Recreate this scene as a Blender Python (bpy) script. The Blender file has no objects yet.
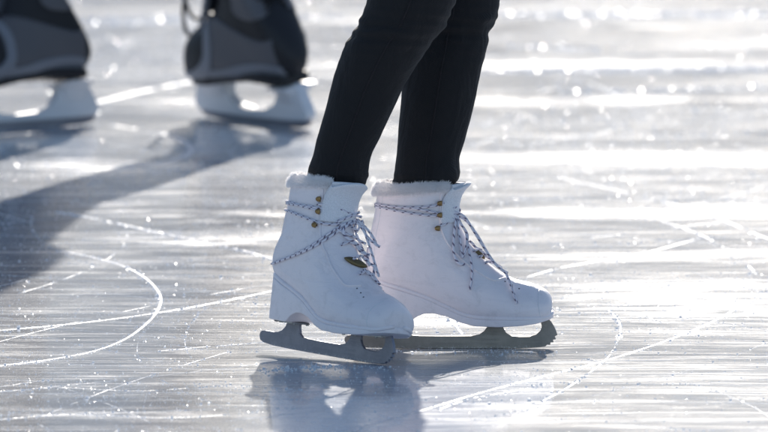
import bpy, bmesh, math, random
from mathutils import Vector, Matrix, noise
from mathutils.bvhtree import BVHTree
R = math.radians
PI = math.pi
rnd = random.Random(7)
sc = bpy.context.scene
col = sc.collection

# ------------------------------------------------------------------ camera model
CAM_H, CAM_D, FPX, P0 = 2.34, 26.75, 20325.0, R(4.622)
CAM = Vector((0, -CAM_D, CAM_H))
FW = Vector((0, math.cos(P0), -math.sin(P0)))
UPV = Vector((0, math.sin(P0), math.cos(P0)))
def ray(px, py):
    return (FW + Vector((1, 0, 0)) * ((px - 384) / FPX) + UPV * ((216 - py) / FPX)).normalized()
def P(px, py, Y):
    d = ray(px, py)
    return CAM + d * ((Y + CAM_D) / d.y)
def G(px, py, z=0.0):
    d = ray(px, py)
    return CAM + d * ((z - CAM_H) / d.z)

# ------------------------------------------------------------------ object helpers
def link(o, parent=None):
    col.objects.link(o)
    if parent is not None:
        o.parent = parent
    return o
def tag(o, label=None, cat=None, group=None, kind=None):
    if label: o['label'] = label
    if cat: o['category'] = cat
    if group: o['group'] = group
    if kind: o['kind'] = kind
    return o
def empty(name, mw):
    o = bpy.data.objects.new(name, None)
    o.empty_display_size = 0.05
    o.matrix_world = mw
    return link(o)
def mesh_obj(name, verts, faces, mat, parent=None, smooth=True, uvs=None):
    me = bpy.data.meshes.new(name)
    me.from_pydata([tuple(v) for v in verts], [], faces)
    if uvs is not None:
        uvl = me.uv_layers.new(name='UVMap')
        for li, l in enumerate(me.loops):
            uvl.data[li].uv = uvs[li] if len(uvs) == len(me.loops) else uvs[l.vertex_index]
    me.validate()
    if smooth:
        me.polygons.foreach_set('use_smooth', [True] * len(me.polygons))
    for m in (mat if isinstance(mat, (list, tuple)) else [mat]):
        me.materials.append(m)
    o = bpy.data.objects.new(name, me)
    return link(o, parent)
def fix_normals(o):
    bm = bmesh.new(); bm.from_mesh(o.data)
    bmesh.ops.recalc_face_normals(bm, faces=bm.faces)
    bm.to_mesh(o.data); bm.free()
    return o

def loft(rings, close_ring=True, cap=(True, True)):
    n = len(rings[0]); V = []; F = []
    for r in rings: V += r
    for i in range(len(rings) - 1):
        for j in range(n if close_ring else n - 1):
            k = (j + 1) % n
            F.append((i * n + j, i * n + k, (i + 1) * n + k, (i + 1) * n + j))
    if cap[0]: F.append(tuple(range(n))[::-1])
    if cap[1]: F.append(tuple(range((len(rings) - 1) * n, len(rings) * n)))
    return V, F

def catmull(pts, k):
    """pts: list of tuples, k subdivisions per span"""
    out = []
    n = len(pts)
    for i in range(n - 1):
        p0 = pts[max(i - 1, 0)]; p1 = pts[i]; p2 = pts[i + 1]; p3 = pts[min(i + 2, n - 1)]
        for s in range(k):
            t = s / k
            out.append(tuple(0.5 * (2 * b + (c - a) * t + (2 * a - 5 * b + 4 * c - d) * t * t + (3 * b - a - 3 * c + d) * t ** 3)
                             for a, b, c, d in zip(p0, p1, p2, p3)))
    out.append(tuple(pts[-1]))
    return out
def lerp_tab(tab, x):
    if x <= tab[0][0]: return tab[0][1]
    for (a, b), (c, d) in zip(tab, tab[1:]):
        if x <= c:
            t = (x - a) / (c - a) if c > a else 0
            return b + (d - b) * t
    return tab[-1][1]
def smooth_tab(tab, x):
    if x <= tab[0][0]: return tab[0][1]
    for (a, b), (c, d) in zip(tab, tab[1:]):
        if x <= c:
            t = (x - a) / (c - a) if c > a else 0
            t = t * t * (3 - 2 * t)
            return b + (d - b) * t
    return tab[-1][1]

def tube_data(pts, rad, n=8, taper=None, flat=1.0):
    """tube along pts (Vectors). returns V,F,UV(per vertex: length, angle)"""
    rings = []; uv = []; L = 0
    up = Vector((0, 0, 1)); prev = None
    N = len(pts)
    nrm = None
    for i, p in enumerate(pts):
        t = (pts[min(i + 1, N - 1)] - pts[max(i - 1, 0)])
        if t.length < 1e-9: t = Vector((1, 0, 0))
        t.normalize()
        if nrm is None:
            nrm = t.cross(up)
            if nrm.length < 1e-3: nrm = t.cross(Vector((1, 0, 0)))
            nrm.normalize()
        else:
            nrm = (nrm - t * nrm.dot(t))
            if nrm.length < 1e-6: nrm = t.orthogonal()
            nrm.normalize()
        b = t.cross(nrm)
        if i: L += (p - pts[i - 1]).length
        r = rad * (taper(i / (N - 1)) if taper else 1)
        rings.append([p + nrm * math.cos(2 * PI * j / n) * r + b * math.sin(2 * PI * j / n) * r * flat for j in range(n)])
        uv += [(L, j / n) for j in range(n)]
    V, F = loft(rings)
    return V, F, uv
class MB:
    """collects shapes into one mesh"""
    def __init__(s): s.V = []; s.F = []; s.U = []; s.M = []
    def add(s, V, F, UV=None, m=0):
        b = len(s.V); s.V += [Vector(v) for v in V]; s.F += [tuple(i + b for i in f) for f in F]
        s.U += UV if UV else [(0, 0)] * len(V); s.M += [m] * len(F)
        return s
    def tube(s, pts, rad, n=8, taper=None, flat=1.0, m=0):
        V, F, U = tube_data([Vector(p) for p in pts], rad, n, taper, flat)
        return s.add(V, F, U, m)
    def box(s, c, d, m=0):
        x, y, z = c; a, b, h = d[0] / 2, d[1] / 2, d[2] / 2
        V = [(x + i * a, y + j * b, z + k * h) for i in (-1, 1) for j in (-1, 1) for k in (-1, 1)]
        return s.add(V, [(0, 1, 3, 2), (4, 6, 7, 5), (0, 4, 5, 1), (2, 3, 7, 6), (0, 2, 6, 4), (1, 5, 7, 3)], None, m)
    def build(s, name, mat, parent=None, smooth=True, xf=None):
        V = [xf @ v for v in s.V] if xf else s.V
        o = mesh_obj(name, V, s.F, mat, parent, smooth, s.U)
        if isinstance(mat, (list, tuple)) and len(o.data.polygons) == len(s.M):
            o.data.polygons.foreach_set('material_index', s.M)
        return o
def bevel(o, w, seg=2, angle=35):
    m = o.modifiers.new('Bevel', 'BEVEL'); m.width = w; m.segments = seg; m.limit_method = 'ANGLE'; m.angle_limit = R(angle)
    return o
def subsurf(o, l=1):
    m = o.modifiers.new('Subsurf', 'SUBSURF'); m.levels = l; m.render_levels = l
    return o

# ------------------------------------------------------------------ materials
class NT:
    def __init__(s, name):
        s.m = bpy.data.materials.new(name); s.m.use_nodes = True
        s.t = s.m.node_tree; s.b = s.t.nodes['Principled BSDF']; s.out = s.t.nodes['Material Output']
    def n(s, typ, **kw):
        nd = s.t.nodes.new(typ)
        for k, v in kw.items():
            if k.startswith('i_'):
                key = k[2:]
                key = int(key) if key.isdigit() else key.replace('_', ' ')
                if hasattr(v, 'is_linked') or isinstance(v, bpy.types.NodeSocket): s.t.links.new(v, nd.inputs[key])
                else: nd.inputs[key].default_value = v
            else: setattr(nd, k, v)
        return nd
    def l(s, a, b): s.t.links.new(a, b)
    def math(s, op, a, b=None, c=None, clamp=False):
        nd = s.t.nodes.new('ShaderNodeMath'); nd.operation = op; nd.use_clamp = clamp
        for i, v in enumerate((a, b, c)):
            if v is None: continue
            if isinstance(v, bpy.types.NodeSocket): s.l(v, nd.inputs[i])
            else: nd.inputs[i].default_value = v
        return nd.outputs[0]
    def ramp(s, fac, stops, interp='LINEAR'):
        nd = s.t.nodes.new('ShaderNodeValToRGB'); nd.color_ramp.interpolation = interp
        s.l(fac, nd.inputs[0])
        e = nd.color_ramp.elements
        while len(e) < len(stops): e.new(0.5)
        for el, (p, c) in zip(e, stops):
            el.position = p; el.color = (c, c, c, 1) if isinstance(c, (int, float)) else (*c, 1)
        return nd.outputs[0]
    def coord(s, which='Object'):
        return s.n('ShaderNodeTexCoord').outputs[which]
    def mapping(s, vec, scale=(1, 1, 1), rot=(0, 0, 0), loc=(0, 0, 0)):
        nd = s.n('ShaderNodeMapping', i_Vector=vec); nd.inputs['Scale'].default_value = scale
        nd.inputs['Rotation'].default_value = rot; nd.inputs['Location'].default_value = loc
        return nd.outputs[0]
    def noise(s, vec, scale, detail=3, rough=0.5, dist=0.0, typ='FBM'):
        nd = s.n('ShaderNodeTexNoise', i_Vector=vec, i_Scale=scale, i_Detail=detail, i_Roughness=rough, i_Distortion=dist)
        return nd.outputs[0]
    def mix(s, fac, a, b):
        nd = s.t.nodes.new('ShaderNodeMix'); nd.data_type = 'RGBA'
        for sock, v in ((nd.inputs['Factor'], fac), (nd.inputs['A'], a), (nd.inputs['B'], b)):
            pass
        ins = [nd.inputs[0], nd.inputs[6], nd.inputs[7]]
        for sock, v in zip(ins, (fac, a, b)):
            if isinstance(v, bpy.types.NodeSocket): s.l(v, sock)
            else: sock.default_value = (*v, 1) if isinstance(v, tuple) else v
        return nd.outputs[2]
    def bump(s, h, strength=0.3, dist=0.001, normal=None):
        nd = s.n('ShaderNodeBump', i_Height=h, i_Strength=strength, i_Distance=dist)
        if normal is not None: s.l(normal, nd.inputs['Normal'])
        return nd.outputs[0]
    def set(s, **kw):
        for k, v in kw.items():
            sock = s.b.inputs[k.replace('_', ' ')]
            if isinstance(v, bpy.types.NodeSocket): s.l(v, sock)
            else: sock.default_value = (*v, 1) if isinstance(v, tuple) and len(v) == 3 and sock.type == 'RGBA' else v
        return s

def leather(name, c, rough=0.42, crease=0.35):
    t = NT(name); co = t.coord()
    f = t.noise(co, 900, 2, 0.6); w = t.noise(co, 35, 3, 0.6, 0.6)
    cr = t.math('POWER', t.math('ABSOLUTE', t.math('SUBTRACT', t.noise(t.mapping(co, (14, 10, 42), (0, R(28), 0)), 1.0, 3, 0.55, 0.8), 0.5)), 0.6)
    big = t.noise(co, 14, 2)
    dirt = t.ramp(t.noise(co, 60, 5, 0.7, 0.5), [(0.52, 0.0), (0.70, 1.0)])
    cc = t.mix(t.math('MULTIPLY', dirt, 0.4), tuple(c), tuple(x * 0.72 for x in c))
    t.set(Base_Color=cc, Roughness=t.ramp(big, [(0.3, rough - 0.06), (0.7, rough + 0.1)]), IOR=1.5)
    t.set(Normal=t.bump(t.math('ADD', t.math('MULTIPLY', f, 0.08), t.math('ADD', t.math('MULTIPLY', cr, crease * 1.6), t.math('MULTIPLY', w, crease))), 0.55, 0.004))
    return t.m
def simple(name, c, rough=0.5, metal=0.0, nscale=200, var=0.15, bump=0.15, bdist=0.0006):
    t = NT(name); co = t.coord(); f = t.noise(co, nscale, 4, 0.6)
    t.set(Base_Color=t.mix(f, tuple(x * (1 - var) for x in c), tuple(min(1, x * (1 + var)) for x in c)),
          Roughness=t.ramp(f, [(0.3, max(0.02, rough - 0.08)), (0.7, min(1, rough + 0.08))]), Metallic=metal,
          Normal=t.bump(f, bump, bdist))
    return t.m
def fabric(name, c, scale=1400, sheen=0.3, fold=0.5):
    t = NT(name); co = t.coord()
    a = t.n('ShaderNodeTexWave', i_Vector=t.mapping(co, (1, 1, 1), (0, R(35), R(20))), i_Scale=scale / 6, i_Distortion=1.0)
    f = t.noise(co, scale, 2, 0.6); big = t.noise(t.mapping(co, (1, 1, 0.45)), 26, 3, 0.55, 0.8)
    t.set(Base_Color=t.mix(f, tuple(x * 0.7 for x in c), tuple(x * 1.35 for x in c)), Roughness=0.85,
          Sheen_Weight=sheen, Sheen_Roughness=0.4)
    h = t.math('ADD', t.math('MULTIPLY', a.outputs['Fac'], 0.04), t.math('MULTIPLY', big, fold))
    t.set(Normal=t.bump(h, 0.7, 0.01))
    return t.m

M = {}
M['boot'] = leather('white_boot_leather', (0.82, 0.765, 0.795))
M['sole'] = leather('white_sole', (0.82, 0.765, 0.795), 0.38, 0.1)
M['seam'] = simple('boot_seam', (0.72, 0.72, 0.76), 0.5)
M['dark_seam'] = simple('dark_seam', (0.42, 0.41, 0.48), 0.6)
M['tongue'] = fabric('white_tongue_padding', (0.72, 0.72, 0.76), 900, 0.3, 0.15)
t = NT('white_faux_fur'); t.set(Base_Color=(0.95, 0.93, 0.94), Roughness=0.8, Sheen_Weight=0.3)
tr = t.n('ShaderNodeBsdfTranslucent', i_Color=(0.97, 0.95, 0.94, 1)); mx = t.n('ShaderNodeMixShader', i_0=0.5)
t.l(t.b.outputs[0], mx.inputs[1]); t.l(tr.outputs[0], mx.inputs[2]); t.l(mx.outputs[0], t.out.inputs[0]); M['fur'] = t.m
M['fur_base'] = simple('fur_backing', (0.80, 0.79, 0.81), 0.9)
M['brass'] = simple('brass_hook', (0.26, 0.17, 0.08), 0.42, 1.0, 400, 0.3)
M['bronze'] = simple('dark_bronze', (0.16, 0.12, 0.06), 0.45, 0.7, 400, 0.3)
M['eyelet'] = simple('dark_eyelet', (0.05, 0.05, 0.07), 0.4, 0.3)
M['rivet'] = simple('plate_steel', (0.22, 0.22, 0.24), 0.35, 1.0)
# blade steel: dull satin metal with grinding streaks and a rim of frost
def steel(name, c):
    t = NT(name); co = t.coord()
    streak = t.noise(t.mapping(co, (30, 400, 900)), 1.0, 3, 0.6)
    cloud = t.noise(co, 45, 5, 0.7)
    stain = t.ramp(cloud, [(0.42, 0.0), (0.62, 1.0)])
    cc = t.mix(stain, tuple(c), tuple(x * 1.12 + 0.01 for x in c))
    z = t.n('ShaderNodeSeparateXYZ', i_0=co).outputs[2]
    low = t.math('SUBTRACT', 1.0, t.math('DIVIDE', z, 0.005), clamp=True)
    spk = t.ramp(t.noise(co, 420, 3, 0.7), [(0.55, 0.0), (0.65, 1.0)])
    fr = t.math('MULTIPLY', t.math('MULTIPLY', low, spk), 0.9)
    cc = t.mix(fr, cc, (0.8, 0.82, 0.86))
    t.set(Base_Color=cc, Metallic=t.math('SUBTRACT', 0.75, t.math('MULTIPLY', fr, 0.7)),
          Roughness=t.ramp(streak, [(0.3, 0.36), (0.7, 0.55)]),
          Normal=t.bump(t.math('ADD', t.math('MULTIPLY', streak, .3), t.math('MULTIPLY', cloud, .5)), 0.35, 0.0008))
    return t.m
M['steel'] = steel('satin_blade_steel', (0.21, 0.21, 0.25))
M['steel_warm'] = steel('warm_blade_steel', (0.22, 0.205, 0.195))
# braided lace: white with short dark violet dashes winding round
t = NT('braided_lace'); uv = t.n('ShaderNodeSeparateXYZ', i_0=t.coord('UV'))
u, v = uv.outputs[0], uv.outputs[1]
h1 = t.math('FRACT', t.math('ADD', t.math('MULTIPLY', u, 88.0), v))
g1 = t.math('LESS_THAN', h1, 0.27)
dash = g1
br = t.math('PINGPONG', t.math('ADD', t.math('MULTIPLY', u, 700.0), t.math('MULTIPLY', v, 4)), 0.5)
t.set(Base_Color=t.mix(dash, (0.72, 0.70, 0.78), (0.15, 0.12, 0.19)), Roughness=0.75, Normal=t.bump(br, 0.4, 0.0005), Sheen_Weight=0.2)
M['lace'] = t.m
M['leggings'] = fabric('black_leggings_fabric', (0.0040, 0.0035, 0.0050), 1200, 0.02, 0.9)
M['leg_seam'] = simple('leggings_seam', (0.012, 0.009, 0.011), 0.9)
M['jacket_a'] = fabric('navy_jacket_cloth', (0.03, 0.04, 0.08))
M['jacket_b'] = fabric('grey_jacket_cloth', (0.06, 0.06, 0.07))
M['trousers_b'] = fabric('black_trousers_cloth', (0.012, 0.012, 0.016))
M['skin'] = simple('skin', (0.55, 0.36, 0.28), 0.5)
M['hair_a'] = simple('brown_hair', (0.06, 0.035, 0.02), 0.5)
M['hair_b'] = simple('dark_hair', (0.02, 0.016, 0.014), 0.5)
# hockey skate materials
M['h_panel'] = simple('grey_skate_panel', (0.105, 0.10, 0.11), 0.6, 0, 120, 0.12, 0.2)
M['h_band'] = simple('light_grey_band', (0.20, 0.205, 0.235), 0.5)
M['h_black'] = simple('black_skate_shell', (0.010, 0.009, 0.012), 0.6)
M['h_holder'] = simple('pale_grey_holder', (0.70, 0.69, 0.72), 0.35, 0, 60, 0.06, 0.05)
M['h_lace'] = simple('grey_waxed_lace', (0.16, 0.17, 0.20), 0.5)
M['h_felt'] = simple('dark_felt_tongue', (0.05, 0.055, 0.07), 0.8)

# ------------------------------------------------------------------ ice materials
t = NT('skated_ice')
co = t.coord()
warp = t.n('ShaderNodeTexNoise', i_Vector=co, i_Scale=1.3, i_Detail=2.0)
wv = t.n('ShaderNodeVectorMath', operation='MULTIPLY_ADD', i_0=warp.outputs['Color'], i_1=(0.25, 0.25, 0), i_2=co).outputs[0]
big = t.noise(t.mapping(wv, (0.55, 1.5, 1)), 1.6, 4, 0.55, 0.3)
mid = t.noise(t.mapping(co, (1.0, 1.6, 1)), 9, 4, 0.6)
fine = t.noise(co, 130, 4, 0.65)
grain = t.noise(co, 520, 2, 0.6)
# families of fine blade scratches, each running its own way
scr = None
for k, (ang, sx, sy, off, th) in enumerate(((9, 2.2, 70, 0.0, .63), (-14, 2.6, 60, 3.0, .63), (28, 1.8, 110, 7.0, .64), (-38, 1.6, 95, 11.0, .64), (75, 1.5, 120, 17.0, .66), (-62, 1.4, 130, 23.0, .65))):
    nn = t.noise(t.mapping(wv, (sx, sy, 1), (0, 0, R(ang)), (off, off * 2, 0)), 1.0, 4, 0.62)
    line = t.ramp(nn, [(th - 0.04, 0.0), (th + 0.01, 1.0)])
    scr = line if scr is None else t.math('MAXIMUM', scr, line)
patch = t.ramp(t.math('ADD', t.math('MULTIPLY', big, 0.7), t.math('MULTIPLY', mid, 0.3)), [(0.40, 0.0), (0.58, 1.0)])
# worn, frosted areas of this rink
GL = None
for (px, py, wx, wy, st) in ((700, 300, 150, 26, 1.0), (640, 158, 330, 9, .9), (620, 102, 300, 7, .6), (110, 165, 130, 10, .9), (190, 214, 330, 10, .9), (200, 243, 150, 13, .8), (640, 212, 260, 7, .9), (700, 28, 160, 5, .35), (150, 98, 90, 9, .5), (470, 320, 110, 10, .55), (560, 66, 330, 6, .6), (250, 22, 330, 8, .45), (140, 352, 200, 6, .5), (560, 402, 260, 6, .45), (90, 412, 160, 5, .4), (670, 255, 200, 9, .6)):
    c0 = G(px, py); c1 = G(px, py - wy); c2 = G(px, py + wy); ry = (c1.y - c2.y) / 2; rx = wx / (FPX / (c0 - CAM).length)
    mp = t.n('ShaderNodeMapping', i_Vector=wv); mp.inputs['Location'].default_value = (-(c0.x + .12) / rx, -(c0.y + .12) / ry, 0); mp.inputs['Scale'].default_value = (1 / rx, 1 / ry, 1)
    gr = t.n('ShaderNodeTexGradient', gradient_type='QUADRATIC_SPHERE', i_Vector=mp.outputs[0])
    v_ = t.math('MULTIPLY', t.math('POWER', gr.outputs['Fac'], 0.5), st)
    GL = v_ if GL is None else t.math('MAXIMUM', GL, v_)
speck = t.ramp(t.math('ADD', t.math('MULTIPLY', fine, 0.6), t.math('MULTIPLY', mid, 0.4)), [(0.50, 0.0), (0.62, 1.0)])
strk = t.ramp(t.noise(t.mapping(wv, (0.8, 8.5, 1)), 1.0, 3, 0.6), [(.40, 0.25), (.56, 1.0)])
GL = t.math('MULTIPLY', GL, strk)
soft = t.ramp(t.math('ADD', t.math('MULTIPLY', mid, .6), t.math('MULTIPLY', big, .4)), [(.38, 0.15), (.58, 1.0)])
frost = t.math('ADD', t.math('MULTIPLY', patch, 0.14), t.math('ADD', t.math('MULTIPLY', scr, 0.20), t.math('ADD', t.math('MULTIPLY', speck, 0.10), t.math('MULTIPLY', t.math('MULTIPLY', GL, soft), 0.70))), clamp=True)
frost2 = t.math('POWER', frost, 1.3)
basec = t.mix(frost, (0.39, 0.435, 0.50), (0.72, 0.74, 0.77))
rough = t.math('ADD', 0.15, t.math('MULTIPLY', frost2, 0.29))
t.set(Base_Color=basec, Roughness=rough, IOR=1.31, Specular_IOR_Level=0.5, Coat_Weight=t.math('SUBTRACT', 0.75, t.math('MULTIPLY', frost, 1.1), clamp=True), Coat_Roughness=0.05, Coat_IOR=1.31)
hgt = t.math('ADD', t.math('MULTIPLY', fine, 0.35), t.math('ADD', t.math('MULTIPLY', grain, 0.10), t.math('MULTIPLY', scr, 0.25)))
b1 = t.bump(mid, 0.05, 0.004)
b2 = t.bump(hgt, 0.09, 0.0009, b1)
t.set(Normal=b2)
M['ice'] = t.m

t = NT('ice_shaving_snow')
t.set(Base_Color=(0.72, 0.74, 0.78), Roughness=0.45, IOR=1.31)
trn = t.n('ShaderNodeBsdfTranslucent', i_Color=(0.85, 0.88, 0.93, 1)); mx = t.n('ShaderNodeMixShader', i_0=0.3)
t.l(t.b.outputs[0], mx.inputs[1]); t.l(trn.outputs[0], mx.inputs[2]); t.l(mx.outputs[0], t.out.inputs[0]); M['snow'] = t.m
t = NT('ice_crumb')
t.set(Base_Color=(0.88, 0.90, 0.93), Roughness=0.20, IOR=1.35)
trn = t.n('ShaderNodeBsdfTranslucent', i_Color=(0.92, 0.93, 0.96, 1)); mx = t.n('ShaderNodeMixShader', i_0=0.5)
t.l(t.b.outputs[0], mx.inputs[1]); t.l(trn.outputs[0], mx.inputs[2]); t.l(mx.outputs[0], t.out.inputs[0]); M['crumb'] = t.m

# ------------------------------------------------------------------ ice sheet
def ice_sheet():
    N = 96; V = [(0, 0, 0)]; F = []; radii = [0.5, 1, 2, 4, 8, 16, 32, 64, 130, 260, 600]
    for r in radii: V += [(r * math.cos(2 * PI * j / N), r * math.sin(2 * PI * j / N), 0) for j in range(N)]
    for j in range(N): F.append((0, 1 + j, 1 + (j + 1) % N))
    for i in range(len(radii) - 1):
        a = 1 + i * N; b = a + N
        for j in range(N): F.append((a + j, b + j, b + (j + 1) % N, a + (j + 1) % N))
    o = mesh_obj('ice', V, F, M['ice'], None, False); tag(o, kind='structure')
    return o
ice_sheet()

# ------------------------------------------------------------------ skate tracks and shavings
tracks = [  # (points in the ground plane, found through the photograph's pixels; ridge width, height)
    ([(60, 251), (95, 258), (125, 267), (146, 279), (158, 292), (160, 304), (150, 320), (125, 339), (90, 352), (40, 361), (-5, 366)], 0.010, 0.0022),
    ([(-5, 331), (80, 323), (150, 314), (220, 302), (268, 292), (300, 286)], 0.009, 0.0020),
    ([(55, 212), (100, 220), (150, 231), (200, 241), (240, 250), (275, 260)], 0.014, 0.0034),
    ([(340, 434), (420, 411), (480, 393), (540, 377), (600, 362), (660, 343), (712, 322), (745, 303)], 0.010, 0.0026),
    ([(608, 310), (619, 322), (619, 338), (608, 357), (585, 376), (560, 392), (540, 402)], 0.006, 0.0014),
    ([(655, 219), (700, 235), (735, 255), (757, 275)], 0.012, 0.0030),
    ([(90, 104), (140, 92), (190, 82), (240, 76)], 0.030, 0.006),
    ([(100, 124), (160, 133), (188, 144), (188, 154), (160, 163), (90, 170)], 0.030, 0.004),
    ([(440, 312), (452, 322), (462, 334)], 0.010, 0.002),
    ([(440, 409), (470, 399), (520, 390), (545, 384)], 0.010, 0.0016),
    ([(500, 286), (560, 268), (640, 254), (700, 238)], 0.010, 0.0020),
    ([(560, 178), (640, 196), (700, 212), (770, 240)], 0.012, 0.0022),
    ([(-5, 392), (60, 388), (140, 391), (230, 386), (300, 390)], 0.006, 0.0010),
    ([(-5, 420), (80, 414), (170, 418), (260, 412)], 0.006, 0.0012),
    ([(150, 352), (230, 345), (330, 340), (420, 349)], 0.006, 0.0010),
]
paths = []
for pts, w, h in tracks:
    g = [tuple(G(x, y)) for x, y in pts]
    paths.append(([Vector(p) for p in catmull(g, 70)], w * 0.40, h * (0.32 if len(paths) not in (6, 7) else 0.07), 1.0 if len(paths) in (0, 1, 3) else .55))
for k in range(460):
    y0 = rnd.uniform(-1.5, 8.5); x0 = rnd.uniform(-0.9, 0.9)
    a = rnd.choice((-.9, -.4, 0, .5, 1.1)) + rnd.gauss(0, 0.35) if rnd.random() < 0.7 else rnd.uniform(-PI, PI)
    rad = rnd.choice((-1, 1)) * rnd.uniform(1.0, 9.0); L = rnd.uniform(0.15, 1.6)
    w = rnd.uniform(0.0005, 0.0013) * (1 + max(0, y0) * 0.12); h = w * rnd.uniform(0.03, 0.10)
    n = max(8, int(L / 0.012)); p = Vector((x0, y0, 0)); pts = []
    for i in range(n):
        pts.append(p.copy()); a += (L / n) / rad; p = p + Vector((math.cos(a), math.sin(a), 0)) * (L / n)
    paths.append((pts, w, h, rnd.uniform(0.25, 0.75)))
mb = MB()
for pi_, (pts, w, h, dens) in enumerate(paths):
    run = []
    def flush(run):
        if len(run) < 3: return
        rings = []
        for i, (p, tn, s) in enumerate(run):
            e = min(1, i / 2, (len(run) - 1 - i) / 2)
            hh = h * s * e; ww = w * s * (0.3 + 0.7 * e)
            nn = Vector((-tn.y, tn.x, 0))
            jit = [noise.noise(Vector((p.x * 300 + q * 9, p.y * 300, pi_))) for q in range(3)]
            rings.append([p - nn * ww * 0.5 + Vector((0, 0, 0.0002)), p - nn * ww * (0.2 + .2 * jit[0]) + Vector((0, 0, hh * (0.7 + .5 * jit[1]))),
                          p + nn * ww * (0.2 + .2 * jit[1]) + Vector((0, 0, hh * (0.75 + .5 * jit[2]))), p + nn * ww * 0.5 + Vector((0, 0, 0.0002))])
        V, F = loft(rings, False, (False, False)); mb.add(V, F)
    for i, p in enumerate(pts):
        tn = (pts[min(i + 1, len(pts) - 1)] - pts[max(i - 1, 0)]).normalized()
        s = noise.noise(Vector((p.x * 7 + pi_ * 3.1, p.y * 7, 1.7))) * 0.55 + noise.noise(Vector((p.x * 60, p.y * 60, pi_))) * 0.30 + 0.12 * noise.noise(Vector((p.x * 200, p.y * 200, pi_))) + 0.58
        if s > 1.0 - dens * 0.95: run.append((p, tn, 0.5 + min(1, s) * 0.7))
        else: flush(run); run = []
    flush(run)
o = mb.build('skate_track', M['snow'], None, False); tag(o, kind='stuff')
o['label'] = 'thin white ridges of scraped snow along curved skate tracks on the ice'; o['category'] = 'skate tracks'

# loose crumbs: tiny faceted bits of ice strewn over the sheet and along the tracks
mb = MB()
cV = []; cF = []
def crumb(x, y, s):
    b = len(cV)
    tilt = (rnd.gauss(0, 0.20), rnd.gauss(0, 0.20)); a0 = rnd.uniform(0, 2 * PI); n = rnd.choice((4, 5, 6))
    nrm = Vector((tilt[0], tilt[1], 1)).normalized(); ux = nrm.orthogonal().normalized(); uy = nrm.cross(ux)
    hh = s * rnd.uniform(0.25, 0.7)
    c = Vector((x, y, 0))
    for j in range(n):
        aa = a0 + 2 * PI * j / n; r = s * rnd.uniform(0.75, 1.1) * 0.5
        cV.append((x + math.cos(aa) * r * 1.25, y + math.sin(aa) * r * 1.25, 0.0))
    for j in range(n):
        aa = a0 + 2 * PI * j / n; r = s * 0.42
        q = c + ux * (math.cos(aa) * r) + uy * (math.sin(aa) * r) + Vector((0, 0, hh))
        cV.append((q.x, q.y, max(0.0001, q.z)))
    for j in range(n):
        k = (j + 1) % n; cF.append((b + j, b + k, b + n + k, b + n + j))
    cF.append(tuple(b + n + j for j in range(n)))
cnt = 0
while cnt < 80000:
    y = rnd.uniform(-1.5, 9.0); x = rnd.uniform(-0.95, 0.95)
    d = noise.noise(Vector((x * 1.5, y * 1.2, 4))) * 0.8 + noise.noise(Vector((x * 9, y * 5, 9))) * 0.7 + noise.noise(Vector((x * 2, y * 22, 2))) * 0.7
    if d < rnd.uniform(-0.35, 0.9): continue
    crumb(x, y, min(0.003, 0.0005 + rnd.expovariate(1 / 0.00038)) * (1 + max(0, y - 1) * 0.10)); cnt += 1
for pts, w, h, dens in paths:
    for i in range(int(len(pts) * (1.2 if w > 0.0055 else 0.8))):
        p = rnd.choice(pts); crumb(p.x + rnd.gauss(0, w), p.y + rnd.gauss(0, w * 1.3), 0.0006 + rnd.expovariate(1 / 0.0006))
# rows of coarser chips thrown up along the far tracks
for (xa, ya), (xb, yb), n in (((500, 15), (770, 14), 230), (300, 22) and ((-5, 20), (350, 16), 90), ((490, 71), (770, 69), 260), ((505, 46), (600, 50), 30), ((90, 24), (190, 21), 40), ((560, 92), (770, 88), 60), ((400, 140), (770, 133), 24), ((-5, 165), (190, 172), 15), ((480, 200), (768, 190), 20)):
    for i in range(n * 4):
        tt = rnd.random() ** rnd.choice((1, .8)); p = G(xa + (xb - xa) * tt, ya + (yb - ya) * tt + rnd.gauss(0, 1.3))
        crumb(p.x, p.y, rnd.uniform(0.0015, 0.0038) * (.5 + .08 * (p.y + 2)))
# crumbs pushed up beside the two blades of the front skater
for (ax, ay), (bx, by), n in (((262, 371), (345, 366), 170), ((300, 366), (400, 368), 70), ((350, 352), (556, 352), 90)):
    for i in range(n):
        tt = rnd.random(); p = G(ax + (bx - ax) * tt + rnd.gauss(0, 4), ay + (by - ay) * tt + rnd.gauss(0, 1.2))
        crumb(p.x, p.y, 0.0008 + rnd.expovariate(1 / 0.0009))
o = mesh_obj('ice_crumbs', cV, cF, M['crumb'], None, False); tag(o, kind='stuff')
o['label'] = 'tiny loose crumbs of ice glinting all over the skated sheet'; o['category'] = 'ice crumbs'

# ------------------------------------------------------------------ figure skates
S = 757.0
def L2(px, py):          # boot-local x,z from a point of the profile of the skate seen side on
    return ((px - 450) / S, (348.5 - py) / S)
RINGS = [  # bottom/back point, top/front point, half width
    (552.2, 309, 552.2, 301, .008), (550.8, 314.5, 551.2, 295, .023), (545, 317.5, 545, 288.5, .034), (532, 318.5, 531, 282.3, .0410),
    (516, 319, 515, 278.5, .0430), (498, 319, 500.5, 271, .0440), (479, 318, 488.5, 262.5, .0430), (462, 314.5, 479, 253.5, .0405),
    (446, 307, 471, 244, .0375), (430, 300, 465, 234.5, .035), (412, 293.5, 460.5, 225.5, .0345), (394, 288, 458, 217.5, .034),
    (377, 281, 456.5, 211.5, .0335), (368.8, 271, 456, 206.5, .0335), (367.3, 258, 456, 202, .0335), (368.6, 243, 456.3, 198.5, .034),
    (371.2, 228, 456.6, 195.2, .0345), (373.8, 216, 457, 192.5, .0355), (375.5, 205, 457, 189.5, .0365), (376.5, 196, 457, 187, .037), (377.5, 189, 456.5, 184.5, .037)]
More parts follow.
